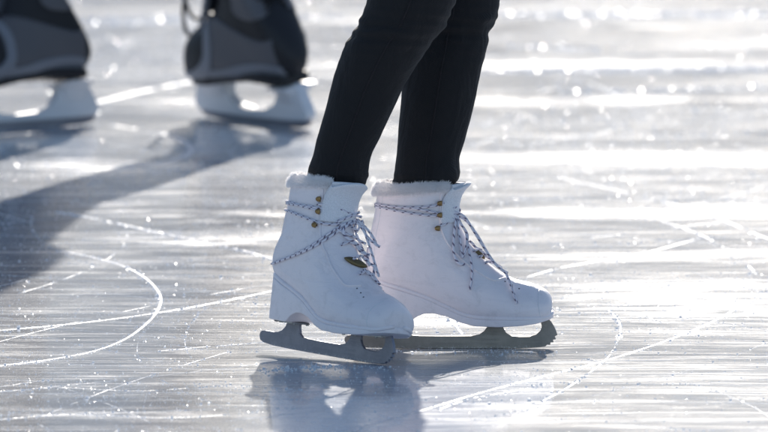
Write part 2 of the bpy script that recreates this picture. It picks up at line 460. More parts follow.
FP = [(366.5, .004), (368.5, .013), (372, .020), (380, .028), (395, .0315), (415, .031), (435, .032), (455, .036), (480, .0425), (505, .0455), (522, .0440), (536, .0395), (546, .031), (551, .019), (553.5, .005)]

def boot_rings(side, sub=5, n=64, grow=0.0):
    out = []
    for (bx, by, tx, ty, w) in catmull(RINGS, sub):
        b = L2(bx, by); tp = L2(tx, ty)
        B = Vector((b[0], 0, b[1])); T = Vector((tp[0], 0, tp[1])); c = (B + T) / 2; A = (T - B).length / 2 + grow; d = (T - B).normalized()
        vert = abs(d.z)          # 1 in the foot, lower on the shaft
        foot = max(0, min(1, (bx - 400) / 60)) if ty > 225 else 0
        ring = []
        for j in range(n):
            th = 2 * PI * j / n; cs, sn = math.cos(th), math.sin(th)
            onsole = max(0, min(1, (by - 246) / 28))
            e = 2.0 / ((2.15 + 2.6 * onsole) if cs < 0 else 2.1)
            ca = math.copysign(abs(cs) ** e, cs); sb = math.copysign(abs(sn) ** e, sn)
            a = A * ca
            wid = (w + grow) * sb * (1 - 0.16 * foot * max(ca, -0.35))
            # instep narrows to a ridge
            if ty > 205 and ca > 0: wid *= 1 - 0.18 * min(1, (ty - 205) / 30) * ca * (1 if ty < 285 else max(0, 1 - (ty - 285) / 12))
            p = c + d * a + Vector((0, wid, 0))
            # foot outline curves inwards to the toe
            xx = p.x
            if xx > -0.02: p.y += side * 0.006 * ((xx + 0.02) / 0.15) ** 2 * (1 - 0.0)
            ring.append(p)
        out.append(ring)
    return out

BLADE = [(344.3, 340), (344.9, 337), (347.5, 335.1), (352, 334.6), (366, 334.6), (373, 333.8), (379, 331.5), (383.5, 327.5), (386, 321.8),
         (405, 321.8), (405.6, 327), (407.5, 332), (412, 334.9), (420, 335.7), (440, 335.9), (460, 335.9), (472, 335.8), (479.5, 334.2), (484, 331),
         (487, 327), (488, 323.5), (503, 323.5), (503.5, 328), (506.3, 332.7), (511, 335.7), (520, 336.6), (530, 336.5), (536.5, 334.3), (540.6, 330.5),
         (541.8, 326), (540.8, 321.8), (549.3, 319.2), (551.3, 321.5), (554.2, 326), (556, 330), (557.6, 335), (554.8, 336.2), (556.2, 339.2), (553.0, 339.6),
         (553.8, 342.3), (550.6, 342.2), (550.5, 344.8), (547.3, 344.4), (545.3, 346.5), (538, 347.4), (520, 348.3), (495, 348.5), (450, 348.5),
         (400, 348.3), (368, 347.6), (352, 346.2), (346, 344.1)]

def extrude_profile(name, pts, half, mat, parent, yoff=0.0, bev=0.0006):
    bm = bmesh.new()
    vs = [bm.verts.new((x, yoff - half, z)) for x, z in pts]
    f = bm.faces.new(vs)
    r = bmesh.ops.extrude_face_region(bm, geom=[f])
    bmesh.ops.translate(bm, verts=[v for v in r['geom'] if isinstance(v, bmesh.types.BMVert)], vec=(0, half * 2, 0))
    bmesh.ops.recalc_face_normals(bm, faces=bm.faces)
    bmesh.ops.triangulate(bm, faces=[f for f in bm.faces if len(f.verts) > 4])
    me = bpy.data.meshes.new(name); bm.to_mesh(me); bm.free(); me.materials.append(mat)
    o = link(bpy.data.objects.new(name, me), parent)
    if bev: bevel(o, bev, 2, 40)
    return o

def surf_path(bvh, pts, off, local_inv=None):
    """snap local points to the boot surface, lifted by off"""
    out = []
    for p in pts:
        loc, nrm, idx, d = bvh.find_nearest(p)
        out.append(loc + nrm * off)
    return out

def figure_skate(mw, side, label, steel_mat, visible_side):
    """side=+1: toes curve towards +y (medial side)."""
    root = empty('figure_skate', mw); tag(root, label, 'ice skate', 'white figure skates worn by the front skater')
    inv = mw.inverted()
    rings = boot_rings(side)
    V, F = loft(rings, True, (True, False))
    # soft creases and dents in the leather
    for i, v in enumerate(V):
        q = noise.noise(Vector((v.x * 28, v.y * 28, v.z * 28 + side * 5))) * 0.0009
        ank = math.exp(-((v.z - 0.125) / 0.03) ** 2) * (1 if v.x > -0.07 else 0.3)
        q += math.sin(v.z * 420 + v.x * 210 + 2 * noise.noise(v * 30)) * 0.0007 * ank
        V[i] = v + Vector((0, math.copysign(1, v.y) * q, 0)) if abs(v.y) > 0.004 else v
    boot = mesh_obj('boot', V, F, M['boot'], root)
    fix_normals(boot); subsurf(boot, 1)
    bvh = BVHTree.FromPolygons([Vector(v) for v in V], F)
    # lining seen from above
    top = rings[-1]; c = sum(top, Vector()) / len(top)
    lr = [[c + (p - c) * 0.999 for p in top], [c + (p - c) * 0.90 + Vector((0, 0, .001)) for p in top], [c + (p - c) * 0.86 + Vector((0, 0, -.04)) for p in top]]
    V2, F2 = loft(lr, True, (False, True)); mesh_obj('lining', V2, F2, M['fur_base'], boot)

    # sole with raised heel
    topz = [(366.5, 277), (369, 281.5), (377, 284.0), (394, 290), (412, 295.5), (430, 302), (446, 309.5), (462, 316.5), (479, 320), (498, 320.5), (516, 320.5), (532, 319.8), (545, 318.5), (553.5, 314)]
    topz = [(a, b) for a, b in catmull(topz, 10)]
    botz = [(366.5, 320), (376, 321.8), (406, 321.8), (410.5, 319.5), (416, 314.8), (424, 311.6), (433, 311.2), (447, 314.2), (460, 320.2), (474, 323.6), (498, 324.3), (519, 323.2), (535, 321.3), (553.5, 316.5)]
    srings = []
    xs = sorted(set([366.6, 367, 368, 369.5, 371, 373, 376] + [376 + i * 3 for i in range(1, 57)] + [546, 548, 549.5, 551, 552, 552.8, 553.3]))
    for x in xs:
        w = lerp_tab(FP, x) + 0.0012; zt = L2(x, lerp_tab(topz, x) - 3.2)[1]; zb = L2(x, lerp_tab(botz, x))[1]
        X = L2(x, 0)[0]; yo = side * 0.006 * ((X + 0.02) / 0.15) ** 2 if X > -0.02 else 0
        r = min(0.0018, w * 0.45, (zt - zb) * 0.4)
        hc = 0.93 if x < 410 else 0.985
        rg = []
        ww = w; wb = w * hc
        for (sy, sz, cy, cz) in ((1, 1, ww, zt), (1, -1, wb, zb), (-1, -1, wb, zb), (-1, 1, ww, zt)):
            steps = ((0, 1), (.35, .65), (.65, .35), (1, 0))
            seq = [(cy - r * (1 - b), cz - sz * r * (1 - a)) for a, b in (((1, 0), (.92, .55), (.55, .92), (0, 1)))]
            if (sy, sz) in ((-1, 1), (1, -1)): seq = seq[::-1]
            rg += [Vector((X, sy * a + yo, b)) for a, b in seq]
        # order: start right-top ... build consistent loop
        srings.append(rg)
    V3, F3 = loft(srings, True, (True, True))
    sole = mesh_obj('sole', V3, F3, M['sole'], root); fix_normals(sole)
    # seam line where the heel and sole meet the upper
    for sgn in (-1, 1):
        pts = []
        for x in [367.5 + i * 3 for i in range(0, 30)]:
            X = L2(x, 0)[0]; yo = side * 0.006 * ((X + 0.02) / 0.15) ** 2 if X > -0.02 else 0
            pts.append(Vector((X, sgn * (lerp_tab(FP, x) + 0.0012) + yo, L2(x, lerp_tab(topz, x) - 3.4)[1])))
        wp = []
        for x in [367.2 + i * 3 for i in range(0, 62)] + [551.5, 552.8]:
            X = L2(x, 0)[0]; yo = side * 0.006 * ((X + 0.02) / 0.15) ** 2 if X > -0.02 else 0
            wp.append(Vector((X, sgn * max(0.001, lerp_tab(FP, x) - 0.0006) + yo, L2(x, lerp_tab(topz, x) - 3.6)[1])))
        sp_ = surf_path(bvh, wp, -0.0004); wp = [a.lerp(b, .55) for a, b in zip(wp, sp_)]
        mbs = MB(); mbs.tube(wp, 0.0029, 12); mbs.build('welt', M['sole'], sole)

    # blade with toe picks, mounting plates and screws
    blade = extrude_profile('blade', [L2(x, y) for x, y in BLADE], 0.0021, steel_mat, root)
    def plate(x0, x1, w0, w1, za, zb, nm):
        pts = []
        n = 10; prof = []
        for k in range(n + 1):
            a = k / n; e = math.sin(PI * min(1, max(0, a * 1.0))) ** 0.35 if 0 < a < 1 else 0.25
            prof.append((x0 + (x1 - x0) * a, (w0 + (w1 - w0) * a) * e, za + (zb - za) * a))
        Vp = []; Fp = []
        rr = []
        for X, w, z in prof: rr.append([Vector((X, -w, z)), Vector((X, w, z)), Vector((X, w, z + 0.0018)), Vector((X, -w, z + 0.0018))])
        Vp, Fp = loft(rr); o = mesh_obj(nm, Vp, Fp, M['rivet'], blade, False); fix_normals(o)
        return prof
    a = L2(371, 323.2); b = L2(409, 323.2)
    pr = plate(a[0], b[0], .020, .024, a[1], b[1], 'mounting_plate')
    c0 = L2(481, 325.0); d0 = L2(537, 322.2)
    pr2 = plate(c0[0], d0[0], .028, .016, c0[1], d0[1], 'mounting_plate')
    for prof in (pr, pr2):
        for k in (1, 5, 9):
            for sgn in (-1, 1):
                X, w, z = prof[k]; mbx = MB()
                mbx.tube([(X, sgn * (w - .004), z - .0012), (X, sgn * (w - .004), z + .001)], 0.0022, 10)
                mbx.build('screw', M['rivet'], blade, False)

    # ridge of the lace facing round the instep, back pull tab, top-line seam
    for sgn in (-1, 1):
        fac = [(441, 190), (440, 205), (440.5, 222), (446, 238), (456, 251), (468, 262.5), (482, 272), (494, 278), (505, 276.5)]
        pts = [Vector((L2(x, y)[0], sgn * 0.06, L2(x, y)[1])) for x, y in catmull(fac, 6)]
        hit = []
        for i, p in enumerate(pts):
            q = bvh.ray_cast(p, Vector((0, -sgn, 0)))
            if q[0] is not None: hit.append(q[0] + q[1] * 0.0003)
        m_ = MB(); m_.tube(hit, 0.0016, 8, None, 1.0); m_.build('facing_edge', M['boot'], boot)
        # stitched back-stay and toe-cap lines
        for line, rad in (([(383, 192), (379.5, 215), (375, 240), (374, 262), (377, 279)], .0005), ([(540, 282), (538, 295), (539, 308), (541, 317)], .0005)):
            hit = []
            for x, y in catmull(line, 6):
                q = bvh.ray_cast(Vector((L2(x, y)[0], sgn * 0.07, L2(x, y)[1])), Vector((0, -sgn, 0)))
                if q[0] is not None: hit.append(q[0])
            if len(hit) > 2:
                m_ = MB(); m_.tube(hit, rad, 6); m_.build('stitching', M['seam'], boot)
        # perforations beside the toe
        for k, (x, y) in enumerate(((505, 279.5), (512, 283), (519, 286.5))):
            q = bvh.ray_cast(Vector((L2(x, y)[0], sgn * 0.07, L2(x, y)[1])), Vector((0, -sgn, 0)))
            if q[0] is not None:
                m_ = MB(); m_.tube([q[0] - q[1] * .0005, q[0] + q[1] * .0003], 0.0011, 10); m_.build('perforation', M['eyelet'], boot)
    tabp = [L2(x, y) for x, y in ((368.8, 246), (367.6, 256), (367.2, 266), (368.6, 276))]
    rr = []
    for (X, z) in tabp: rr.append([Vector((X - .0022, -.006, z)), Vector((X - .0022, .006, z)), Vector((X + .002, .008, z)), Vector((X + .002, -.008, z))])
    V4, F4 = loft(rr); mesh_obj('pull_tab', V4, F4, M['dark_seam'], boot, False)

    # tongue rising out of the front
    path = catmull([(459, 222), (459.5, 208), (461.5, 197), (465.5, 189.5), (470.5, 184.2), (471.2, 182.0), (469, 180.6)], 5)
    outer = []; inner = []
    for k, (x, y) in enumerate(path):
        X, z = L2(x, y); s = k / (len(path) - 1); wd = 0.030 * (1 - 0.12 * max(0, (s - .75) / .25) ** 2)
        bx = -0.012 - 0.0 * s
        th = 0.006 if s < 0.9 else 0.006 * (1 - (s - .9) / .1 * .6)
        ro = []; ri = []
        for j in range(21):
            ph = -1 + 2 * j / 20
            y_ = wd * math.sin(ph * 1.25) / math.sin(1.25); dx = -(1 - math.cos(ph * 1.25)) * 0.034
            tt = th * (1 - 0.5 * ph ** 4)
            ro.append(Vector((X + dx, y_, z - 0.010 * ph * ph * s))); ri.append(Vector((X + dx - tt, y_ * 0.93, z - 0.002 * ph * ph * s - (0.001 if s > .95 else 0))))
        outer.append(ro + ri[::-1])
    V5, F5 = loft(outer, True, (True, True))
    tg = mesh_obj('tongue', V5, F5, M['tongue'], root); fix_normals(tg); subsurf(tg, 1)

    # fur collar
    fr_v = []; fr_f = []
    nseg = 120; cen = sum(rings[-3], Vector()) / len(rings[-3]); top = rings[-2]; n0 = len(top)
    tor = []; info = []
    for j in range(nseg + 1):
        a = j / nseg
        # ring index measured from the back (th = pi) ; keep a gap at the front for the tongue
        th = PI + (a - 0.5) * 2 * PI * 0.80
        idx = (th / (2 * PI)) * n0; i0 = int(idx) % n0; i1 = (i0 + 1) % n0; fr_ = idx - int(idx)
        p = top[i0].lerp(top[i1], fr_)
        p0b = rings[-9][i0].lerp(rings[-9][i1], fr_)
        up = (p - p0b).normalized(); out = (p - cen); out.z = 0; out.normalize()
        edge = min(1, min(a, 1 - a) / 0.05)
        wob = noise.noise(Vector((a * 9, side * 3, 0))) + .6 * noise.noise(Vector((a * 34, side * 3, 4)))
        bk = math.exp(-((a - 0.5) / 0.16) ** 2)
        rr_ = (0.0048 + 0.0016 * bk + 0.0012 * wob) * (0.25 + 0.75 * math.sqrt(edge))
        hgt = 0.0065 + 0.0025 * wob + 0.004 * math.sin(PI * a)
        cc_ = p - up * 0.001 + out * 0.0005
        ring = []
        for k in range(14):
            b = 2 * PI * k / 14
            ring.append(cc_ + out * math.cos(b) * rr_ * 0.8 + up * math.sin(b) * (rr_ + hgt * .7) * (1 if math.sin(b) > 0 else .35))
        tor.append(ring); info.append((cc_, out, up, rr_, hgt))
    V6, F6 = loft(tor)
    V6 = list(V6); F6 = list(F6)
    for q in range(13000):
        j = rnd.randrange(nseg); (cc_, out, up, rr_, hgt) = info[j]; nx = info[j + 1][0]
        b = rnd.choice((rnd.uniform(-0.9, PI + 0.6), rnd.uniform(-0.9, .6)))
        d = out * math.cos(b) * 0.9 + up * math.sin(b)
        base = cc_.lerp(nx, rnd.random()) + out * math.cos(b) * rr_ * 0.78 + up * math.sin(b) * (rr_ + hgt * .7) * 0.97 * (1 if math.sin(b) > 0 else .35)
        d = (d.normalized() + Vector((rnd.gauss(0, .45), rnd.gauss(0, .45), rnd.gauss(0.05, .35)))).normalized()
        ln = rnd.uniform(0.002, 0.0052); sd = d.orthogonal().normalized(); sd.rotate(Matrix.Rotation(rnd.uniform(0, PI), 3, d)); w = 0.00022
        bb = len(V6); mid = base + d * ln * 0.55 + Vector((0, 0, -0.0003)); tip = base + d * ln + Vector((0, 0, -0.0010))
        V6 += [base - sd * w, base + sd * w, mid + sd * w * .7, mid - sd * w * .7, tip]
        F6 += [(bb, bb + 1, bb + 2, bb + 3), (bb + 3, bb + 2, bb + 4)]
    mesh_obj('fur_collar', V6, F6, M['fur'], root)

    # brass lace hooks, three each side
    for sgn in (-1, 1):
        for (x, y) in ((438.5, 200), (438.5, 212.5), (437, 226)):
            q = bvh.ray_cast(Vector((L2(x, y)[0], sgn * 0.07, L2(x, y)[1])), Vector((0, -sgn, 0)))
            if q[0] is None: continue
            p, nn = q[0], q[1]
            if nn.y * sgn < 0: nn = -nn
            fwd = Vector((1, 0, 0)); fwd = (fwd - nn * fwd.dot(nn)).normalized(); upv = nn.cross(fwd).normalized()
            # a domed D plate folded over a short neck
            m_ = MB()
            m_.tube([p - nn * .0005, p + nn * .0046], 0.0017, 10)
            p = p + nn * .0024
            prof = [(-.0046, .0006), (-.0044, -.0014), (-.0022, -.0031), (.0008, -.0036), (.0026, -.0034), (.0028, 0), (.0026, .0034), (.0008, .0036), (-.0022, .0031), (-.0044, .0014)]
            rgs = [[p + fwd * a_ * f_ + upv * b_ * f_ + nn * h_ for a_, b_ in prof] for f_, h_ in ((.85, .0020), (1, .0026), (.98, .0033), (.7, .0040))]
            Vh, Fh = loft(rgs); m_.add(Vh, Fh)
            m_.build('lace_hook', M['brass'], boot)
    return root, boot, bvh, inv, rings

def lace(root_boot, bvh, inv, pix, off=0.0026, rad=0.00175, free=(), sub=6, back=None):
    """pix: lace course in the photograph's pixels; each point falls on the boot (or hangs free in front of it)."""
    o_l = inv @ CAM; pts = []
    sm = catmull([(a[0], a[1], (a[2] if len(a) > 2 else 0.0)) for a in pix], sub)
    last = None
    for x, y, lift in sm:
        d = (inv.to_3x3() @ ray(x, y)).normalized()
        q = bvh.ray_cast(o_l, d)
        if q[0] is not None:
            nn = q[1] if q[1].dot(d) < 0 else -q[1]
            p = q[0] + nn * (off + lift); depth = (q[0] - o_l).length
        else:
            # beside the outline: keep the depth of the nearest boot point
            ref = last if last is not None else bvh.find_nearest(o_l + d * 26.8)[0]
            dd = (ref - o_l).dot(d); p = o_l + d * dd
            nr = bvh.find_nearest(p)
            if nr[3] < 0.02 and lift < 0.001: p = nr[0] + (p - nr[0]).normalized() * off
        last = p.copy(); pts.append(p)
    # even out the course
    for it in range(4):
        q = pts[:]
        for i in range(1, len(pts) - 1): q[i] = pts[i] * 0.5 + (pts[i - 1] + pts[i + 1]) * 0.25
        pts = q
    m_ = MB(); m_.tube(pts, rad, 10)
    return m_.build('lace', M['lace'], root_boot)

def lace_local(boot, bvh, pts, off=0.0022, rad=0.0017):
    pp = [Vector(p) for p in catmull([tuple(p) for p in pts], 8)]
    m_ = MB(); m_.tube(surf_path(bvh, pp, off), rad, 10)
    return m_.build('lace', M['lace'], boot)

# far (left) foot: flat on the ice, seen side on
g = G(450, 348.5)
mwL = Matrix.Translation(g)
rootL, bootL, bvhL, invL, ringsL = figure_skate(mwL, -1, 'white figure skate seen side on, standing behind the one with its toe angled forward', M['steel_warm'], -1)
# near (right) foot: toe turned to the camera, heel just off the ice
psi, alp, roll = R(49.5), R(2.6), R(-7)
rot = Matrix.Rotation(-psi, 4, 'Z') @ Matrix.Rotation(alp, 4, 'Y') @ Matrix.Rotation(roll, 4, 'X')
toe = G(375.8, 364.2); tl = Vector((L2(530, 0)[0], 0, L2(0, 348.5)[1]))
tl.x *= 0.965
mwR = Matrix.Translation(toe - rot @ tl + Vector((0, 0, 0.0002))) @ rot @ Matrix.Diagonal((0.965, 1, 1.042, 1))
rootR, bootR, bvhR, invR, ringsR = figure_skate(mwR, 1, 'white figure skate nearest the camera, toe angled to the viewer, fuzzy collar on show', M['steel'], -1)

# laces of the skate behind
for c in ([(377, 204), (402, 207.5), (433, 205.5), (445, 201.5), (456, 200)], [(377, 206.5), (402, 211.5), (433, 215.5), (446, 214), (457, 210)],
          [(410, 207), (430, 211), (446, 216), (456, 222)], [(438, 226), (448, 222), (457, 211)],
          [(457, 211), (465, 217, .003), (472, 228, .006), (484, 247.5, .010), (499, 270, .006), (509, 286, .003), (514, 298, .0015), (517, 304, .0005)],
          [(458, 213), (467, 221, .002), (478, 236, .005), (490, 257, .006), (500, 268, .004), (508, 273, .002)],
          [(456, 212), (453, 226, .002), (452, 241, .002), (453, 256, .002), (458, 264, .002), (464, 265, .001)],
          [(458, 212), (462, 228, .003), (465, 246, .003), (471, 267, .002), (471.5, 280, .001), (470, 290, .0003)],
          [(457, 213), (463, 232, .004), (464, 248, .004), (461, 260, .003), (460, 251, .002), (456, 232, .002), (455, 216, .002)],
          [(450, 210), (456, 214, .004), (460, 210, .004), (456, 206, .003), (450, 208, .002)],
          [(468, 242), (474, 247, .001), (482, 250, .001)], [(472, 252), (480, 250, .001), (487, 256, .001)], [(478, 258), (486, 256, .001), (494, 262, .001)], [(484, 264), (492, 262, .001), (502, 268, .001)]):
    lace(bootL, bvhL, invL, c)
# laces of the near skate
for c in ([(288.5, 203.5), (305, 205.5), (323, 208), (343, 207), (352, 207.5), (364, 209)], [(288.5, 201.5), (306.5, 206.8), (326, 211), (345.5, 212), (364, 213)],
          [(287, 210), (304, 216.5), (320.5, 223), (334.5, 225), (352, 223)], [(318, 204), (332, 204), (348, 209), (362, 216)],
          [(273.5, 263.5), (290, 257.5), (312, 248.6), (331.7, 236), (345.5, 226.5), (357, 222)],
          [(296, 254.5), (312, 246.5), (330, 233.5), (343, 225), (356, 219, .001)],
          [(356, 221, .003), (362, 228, .004), (369, 239, .004), (380, 247, .004)],
          [(357, 219, .003), (368, 230, .006), (374, 239, .006), (377, 246, .004)],
          [(352, 224, .002), (357, 236, .003), (362, 248, .002), (366, 258, .001)],
          [(345, 226, .001), (342, 234, .002), (349, 242, .002), (359, 247, .002), (370, 259, .001), (376, 268, .001), (381, 281, 0)],
          [(362, 220, .003), (366, 236, .003), (371, 250, .002), (375, 264, .001), (379, 277, 0)],
          [(336, 229, .001), (346, 235, .001), (354, 238, .001), (366, 244, .001)], [(341, 246, .001), (350, 243, .001), (360, 252, .001), (370, 255, .001)],
          [(348, 228, .004), (355, 232, .005), (360, 226, .005), (354, 221, .004), (348, 226, .003)],
          [(352, 262, .002), (358, 258, .003), (366, 260, .003), (370, 266, .001)],
          [(359, 276, .001), (366, 273, .001), (375, 277, .001), (382, 283, 0)], [(362, 271, .001), (370, 278, .001), (378, 283, 0)],
          [(340, 209, .001), (350, 214, .001), (362, 217, .001)], [(336, 223, .001), (346, 218, .002), (360, 212, .001)]):
    lace(bootR, bvhR, invR, c)
# the courses that pass round the far side of both boots
def far_side(boot, bvh, sgn, heights):
    for (za, zb) in heights:
        pts = []
        for k in range(9):
            s = k / 8; x, y = (377 + (456 - 377) * s, za + (zb - za) * s)
            pts.append((L2(x, y)[0] + (-.004 if k == 0 else 0), sgn * 0.05 * math.sin(PI * max(.04, min(.96, s))) ** .6, L2(x, y)[1]))
        lace_local(boot, bvh, pts)
far_side(bootL, bvhL, 1, ((205, 200), (207, 211), (226, 214)))
far_side(bootR, bvhR, 1, ((200, 202), (203, 208), (262, 222)))
# bronze clasp at the foot of the lacing
def clasp(boot, bvh, inv, x, y, L, H, ang):
    o_l = inv @ CAM; d = (inv.to_3x3() @ ray(x, y)).normalized(); q = bvh.ray_cast(o_l, d)
    if q[0] is None: return
    nn = q[1] if q[1].dot(d) < 0 else -q[1]
    ax = inv.to_3x3() @ Vector((math.cos(ang), 0, -math.sin(ang))); ax = (ax - nn * ax.dot(nn)).normalized(); up = nn.cross(ax)
    m_ = MB(); rg = []
    for f_, h_ in ((1, .0005), (1.02, .0015), (.9, .0032), (.5, .0042)):
        rg.append([q[0] + ax * L * .5 * f_ * math.copysign(abs(math.cos(b)) ** 1.0, math.cos(b)) + up * H * .5 * f_ * math.copysign(abs(math.sin(b)) ** 1.5, math.sin(b)) + nn * h_ for b in [2 * PI * k / 28 for k in range(28)]])
    V, F = loft(rg); m_.add(V, F)
    m_.build('lace_clasp', M['bronze'], boot)
clasp(bootR, bvhR, invR, 355.5, 263, 0.034, 0.012, R(5))
clasp(bootL, bvhL, invL, 479, 255, 0.018, 0.006, R(35))

# ------------------------------------------------------------------ people
def limb_rings(cs, n=56, wr=None):
    """cs: list of (center, rx, ry) -> rings in horizontal-ish planes"""
    rings = []
    for k, (c, rx, ry) in enumerate(cs):
        ring = []
        for j in range(n):
            th = 2 * PI * j / n
            f = 1 + (wr(c.z, th, k) if wr else 0)
            ring.append(c + Vector((math.cos(th) * rx * f, math.sin(th) * ry * f, 0)))
        rings.append(ring)
    return rings
def skin_body(name, chain, mat, parent, sub=2):
    """chain: dict name->(pos, radius), edges by parent name; one continuous skinned figure"""
    names = list(chain); idx = {n: i for i, n in enumerate(names)}
    me = bpy.data.meshes.new(name)
    me.from_pydata([tuple(chain[n][0]) for n in names], [(idx[n], idx[chain[n][2]]) for n in names if chain[n][2]], [])
    o = bpy.data.objects.new(name, me); link(o, parent)
    m = o.modifiers.new('Skin', 'SKIN'); m.use_smooth_shade = True
    if not me.skin_vertices: me.skin_vertices.new()
    for i, n in enumerate(names):
        r = chain[n][1]; me.skin_vertices[0].data[i].radius = r if isinstance(r, tuple) else (r, r)
    me.skin_vertices[0].data[0].use_root = True
    subsurf(o, sub)
    me.materials.append(mat)
    # bake to a plain mesh
    dg = bpy.context.evaluated_depsgraph_get(); ev = o.evaluated_get(dg); nm = bpy.data.meshes.new_from_object(ev)
    o.modifiers.clear(); o.data = nm
    if not nm.materials: nm.materials.append(mat)
    return o
def V3(*a): return Vector(a)

def person(loc, label, legs, facing, jacket, trouser, hair, seam, grp=None):
    """legs: two lists of (center, rx, ry) from ankle up to the knee in world space (traced); the rest follows the proportions of the body"""
    root = empty('person', Matrix.Translation(loc)); tag(root, label, 'person')
    T = Matrix.Translation(-loc)
    f = Vector((math.cos(facing), math.sin(facing), 0)); s = Vector((-f.y, f.x, 0))
    kneeA, kneeB = legs[0][-1][0], legs[1][-1][0]
    mid = (kneeA + kneeB) / 2; mid.z = 0
    hip = Vector((mid.x, mid.y, 0.93)) - f * 0.10
    sh = hip + Vector((0, 0, .50)) + f * 0.10; neck = sh + Vector((0, 0, .07)) + f * .02; head = neck + Vector((0, 0, .17)) + f * .03
    ch = {'pelvis': (hip, .10, None), 'waist': (hip + Vector((0, 0, .18)) + f * .03, .10, 'pelvis'), 'chest': (sh - Vector((0, 0, .13)), .12, 'waist'),
          'shoulder': (sh, .08, 'chest'), 'neck': (neck, .05, 'shoulder'), 'jaw': (neck + Vector((0, 0, .07)) + f * .03, .065, 'neck'),
          'face': (head, .085, 'jaw'), 'crown': (head + Vector((0, 0, .06)) - f * .01, .07, 'face')}
    for i, (lg, sg) in enumerate(zip(legs, (-1, 1))):
        hp = hip + s * sg * 0.09 - Vector((0, 0, .06)); kn = lg[-1][0]; an = lg[0][0] - Vector((0, 0, .02))
        ch[f'hip{i}'] = (hp, .075, 'pelvis'); ch[f'thigh{i}'] = (hp.lerp(kn, .5), .055, f'hip{i}'); prev = f'thigh{i}'
        for q in range(len(lg) - 1, -1, -3):
            ch[f'shin{i}_{q}'] = (lg[q][0], lg[q][1] * .62, prev); prev = f'shin{i}_{q}'
        ch[f'ankle{i}'] = (an, .026, prev)
        shj = sh + s * sg * 0.17 - Vector((0, 0, .02)); el = shj + s * sg * .07 - Vector((0, 0, .28)) - f * .08; wr_ = hip + s * sg * .16 + f * .09 + Vector((0, 0, .06))
        ch[f'arm{i}'] = (shj, .045, 'shoulder'); ch[f'elbow{i}'] = (el, .037, f'arm{i}'); ch[f'wrist{i}'] = (wr_, .027, f'elbow{i}'); ch[f'palm{i}'] = (wr_ + f * .05 - s * sg * .05 - Vector((0, 0, .05)), (.035, .018), f'wrist{i}')
    body = skin_body('body', {k: (T @ v[0], v[1], v[2]) for k, v in ch.items()}, M['skin'], root)
    jk = {'hem': (hip - Vector((0, 0, .02)), .155, None), 'waist': (hip + Vector((0, 0, .18)) + f * .03, .15, 'hem'), 'chest': (sh - Vector((0, 0, .13)), .165, 'waist'), 'top': (sh - Vector((0, 0, .01)), .11, 'chest'), 'collar': (neck - Vector((0, 0, .015)), .07, 'top')}
    for i, sg in enumerate((-1, 1)):
        for a, b, r in (('arm', 'top', .072), ('elbow', 'arm', .06), ('wrist', 'elbow', .052), ('palm', 'wrist', .05)):
            jk[f'{a}{i}'] = (ch[f'{a}{i}'][0], r, b if b == 'top' else f'{b}{i}')
    skin_body('jacket', {k: (T @ v[0], v[1], v[2]) for k, v in jk.items()}, jacket, root)
    hr = {'crown': (head + Vector((0, 0, .075)) - f * .02, .09, None), 'back': (head - f * .055, .08, 'crown'), 'nape': (neck + Vector((0, 0, .04)) - f * .055, .05, 'back')}
    skin_body('hair', {k: (T @ v[0], v[1], v[2]) for k, v in hr.items()}, hair, root)
    # trousers: two legs and a hip section in one garment mesh
    mbp = MB(); seams = []
    for i, (lg, sg) in enumerate(zip(legs, (-1, 1))):
        kn = lg[-1]; hp = hip + s * sg * 0.085 - Vector((0, 0, .02))
        up = [(kn[0], kn[1], kn[2])]
        ext = [(kn[0] + (kn[0] - lg[-2][0]).normalized() * .03, kn[1] * 1.01, kn[2] * 1.01), (kn[0].lerp(hp, .35), .068, .068), (kn[0].lerp(hp, .7), .082, .08), (hp + Vector((0, 0, .03)), .095, .088)]
        tot = [(c.x, c.y, c.z, a, b) for c, a, b in lg] + [(c.x, c.y, c.z, a, b) for c, a, b in ext]
        sm = catmull(tot, 16)
        cs = [(Vector((q[0], q[1], q[2])), q[3], q[4]) for q in sm]
        zb = cs[0][0].z
        def wr(z, th, k, zb=zb, sd=i):
            near = math.exp(-((z - zb) / 0.022) ** 2)
            kneez = math.exp(-((z - (zb + .235)) / 0.035) ** 2) * (0.5 + 0.5 * math.cos(th - PI - facing))
            kb = math.exp(-((z - (zb + .215)) / 0.03) ** 2)
            q_ = noise.noise(Vector((math.cos(th) * 1.1, math.sin(th) * 1.1, z * 75 + sd * 9))); w = near * (0.018 * math.sin(z * 560 + 2.5 * math.sin(th + sd)) + .06 * q_) + kb * (0.016 * math.sin(z * 430 + 2.2 * math.sin(th + 1 + sd)) + 0.05 * q_)
            w += 0.022 * noise.noise(Vector((math.cos(th) * 1.6, math.sin(th) * 1.6, z * 26 + sd * 7)))
            rg = 1 - abs(noise.noise(Vector((math.cos(th) * 1.3 + 4, math.sin(th) * 1.3, z * 30 + th * .5 + sd * 5)))) * 3.2
            w += 0.022 * max(0, rg) * (0.35 + near + 1.2 * kneez + kb)
            return w
        V, F = loft(limb_rings(cs, 56, wr)); mbp.add([T @ v for v in V], F)
        seams.append((cs, wr))
    hpc = limb_rings([(hip + Vector((0, 0, dz)), rx, ry) for dz, rx, ry in ((-.08, .10, .12), (-.04, .125, .165), (0.02, .13, .17), (.08, .125, .16), (.12, .115, .15))], 40)
    V, F = loft(hpc); mbp.add([T @ v for v in V], F)
    tr = mbp.build('trousers', trouser, root); fix_normals(tr)
    if seam:
        for cs, wr in seams:
            for th in (-PI / 2 - 0.05,):
                pts = [T @ (c + Vector((math.cos(th) * rx * (1 + wr(c.z, th, 0)), math.sin(th) * ry * (1 + wr(c.z, th, 0)), 0))) for c, rx, ry in cs[:len(cs) - 20]]
                m_ = MB(); m_.tube(pts, 0.0011, 6); m_.build('side_seam', M['leg_seam'], tr)
    return root

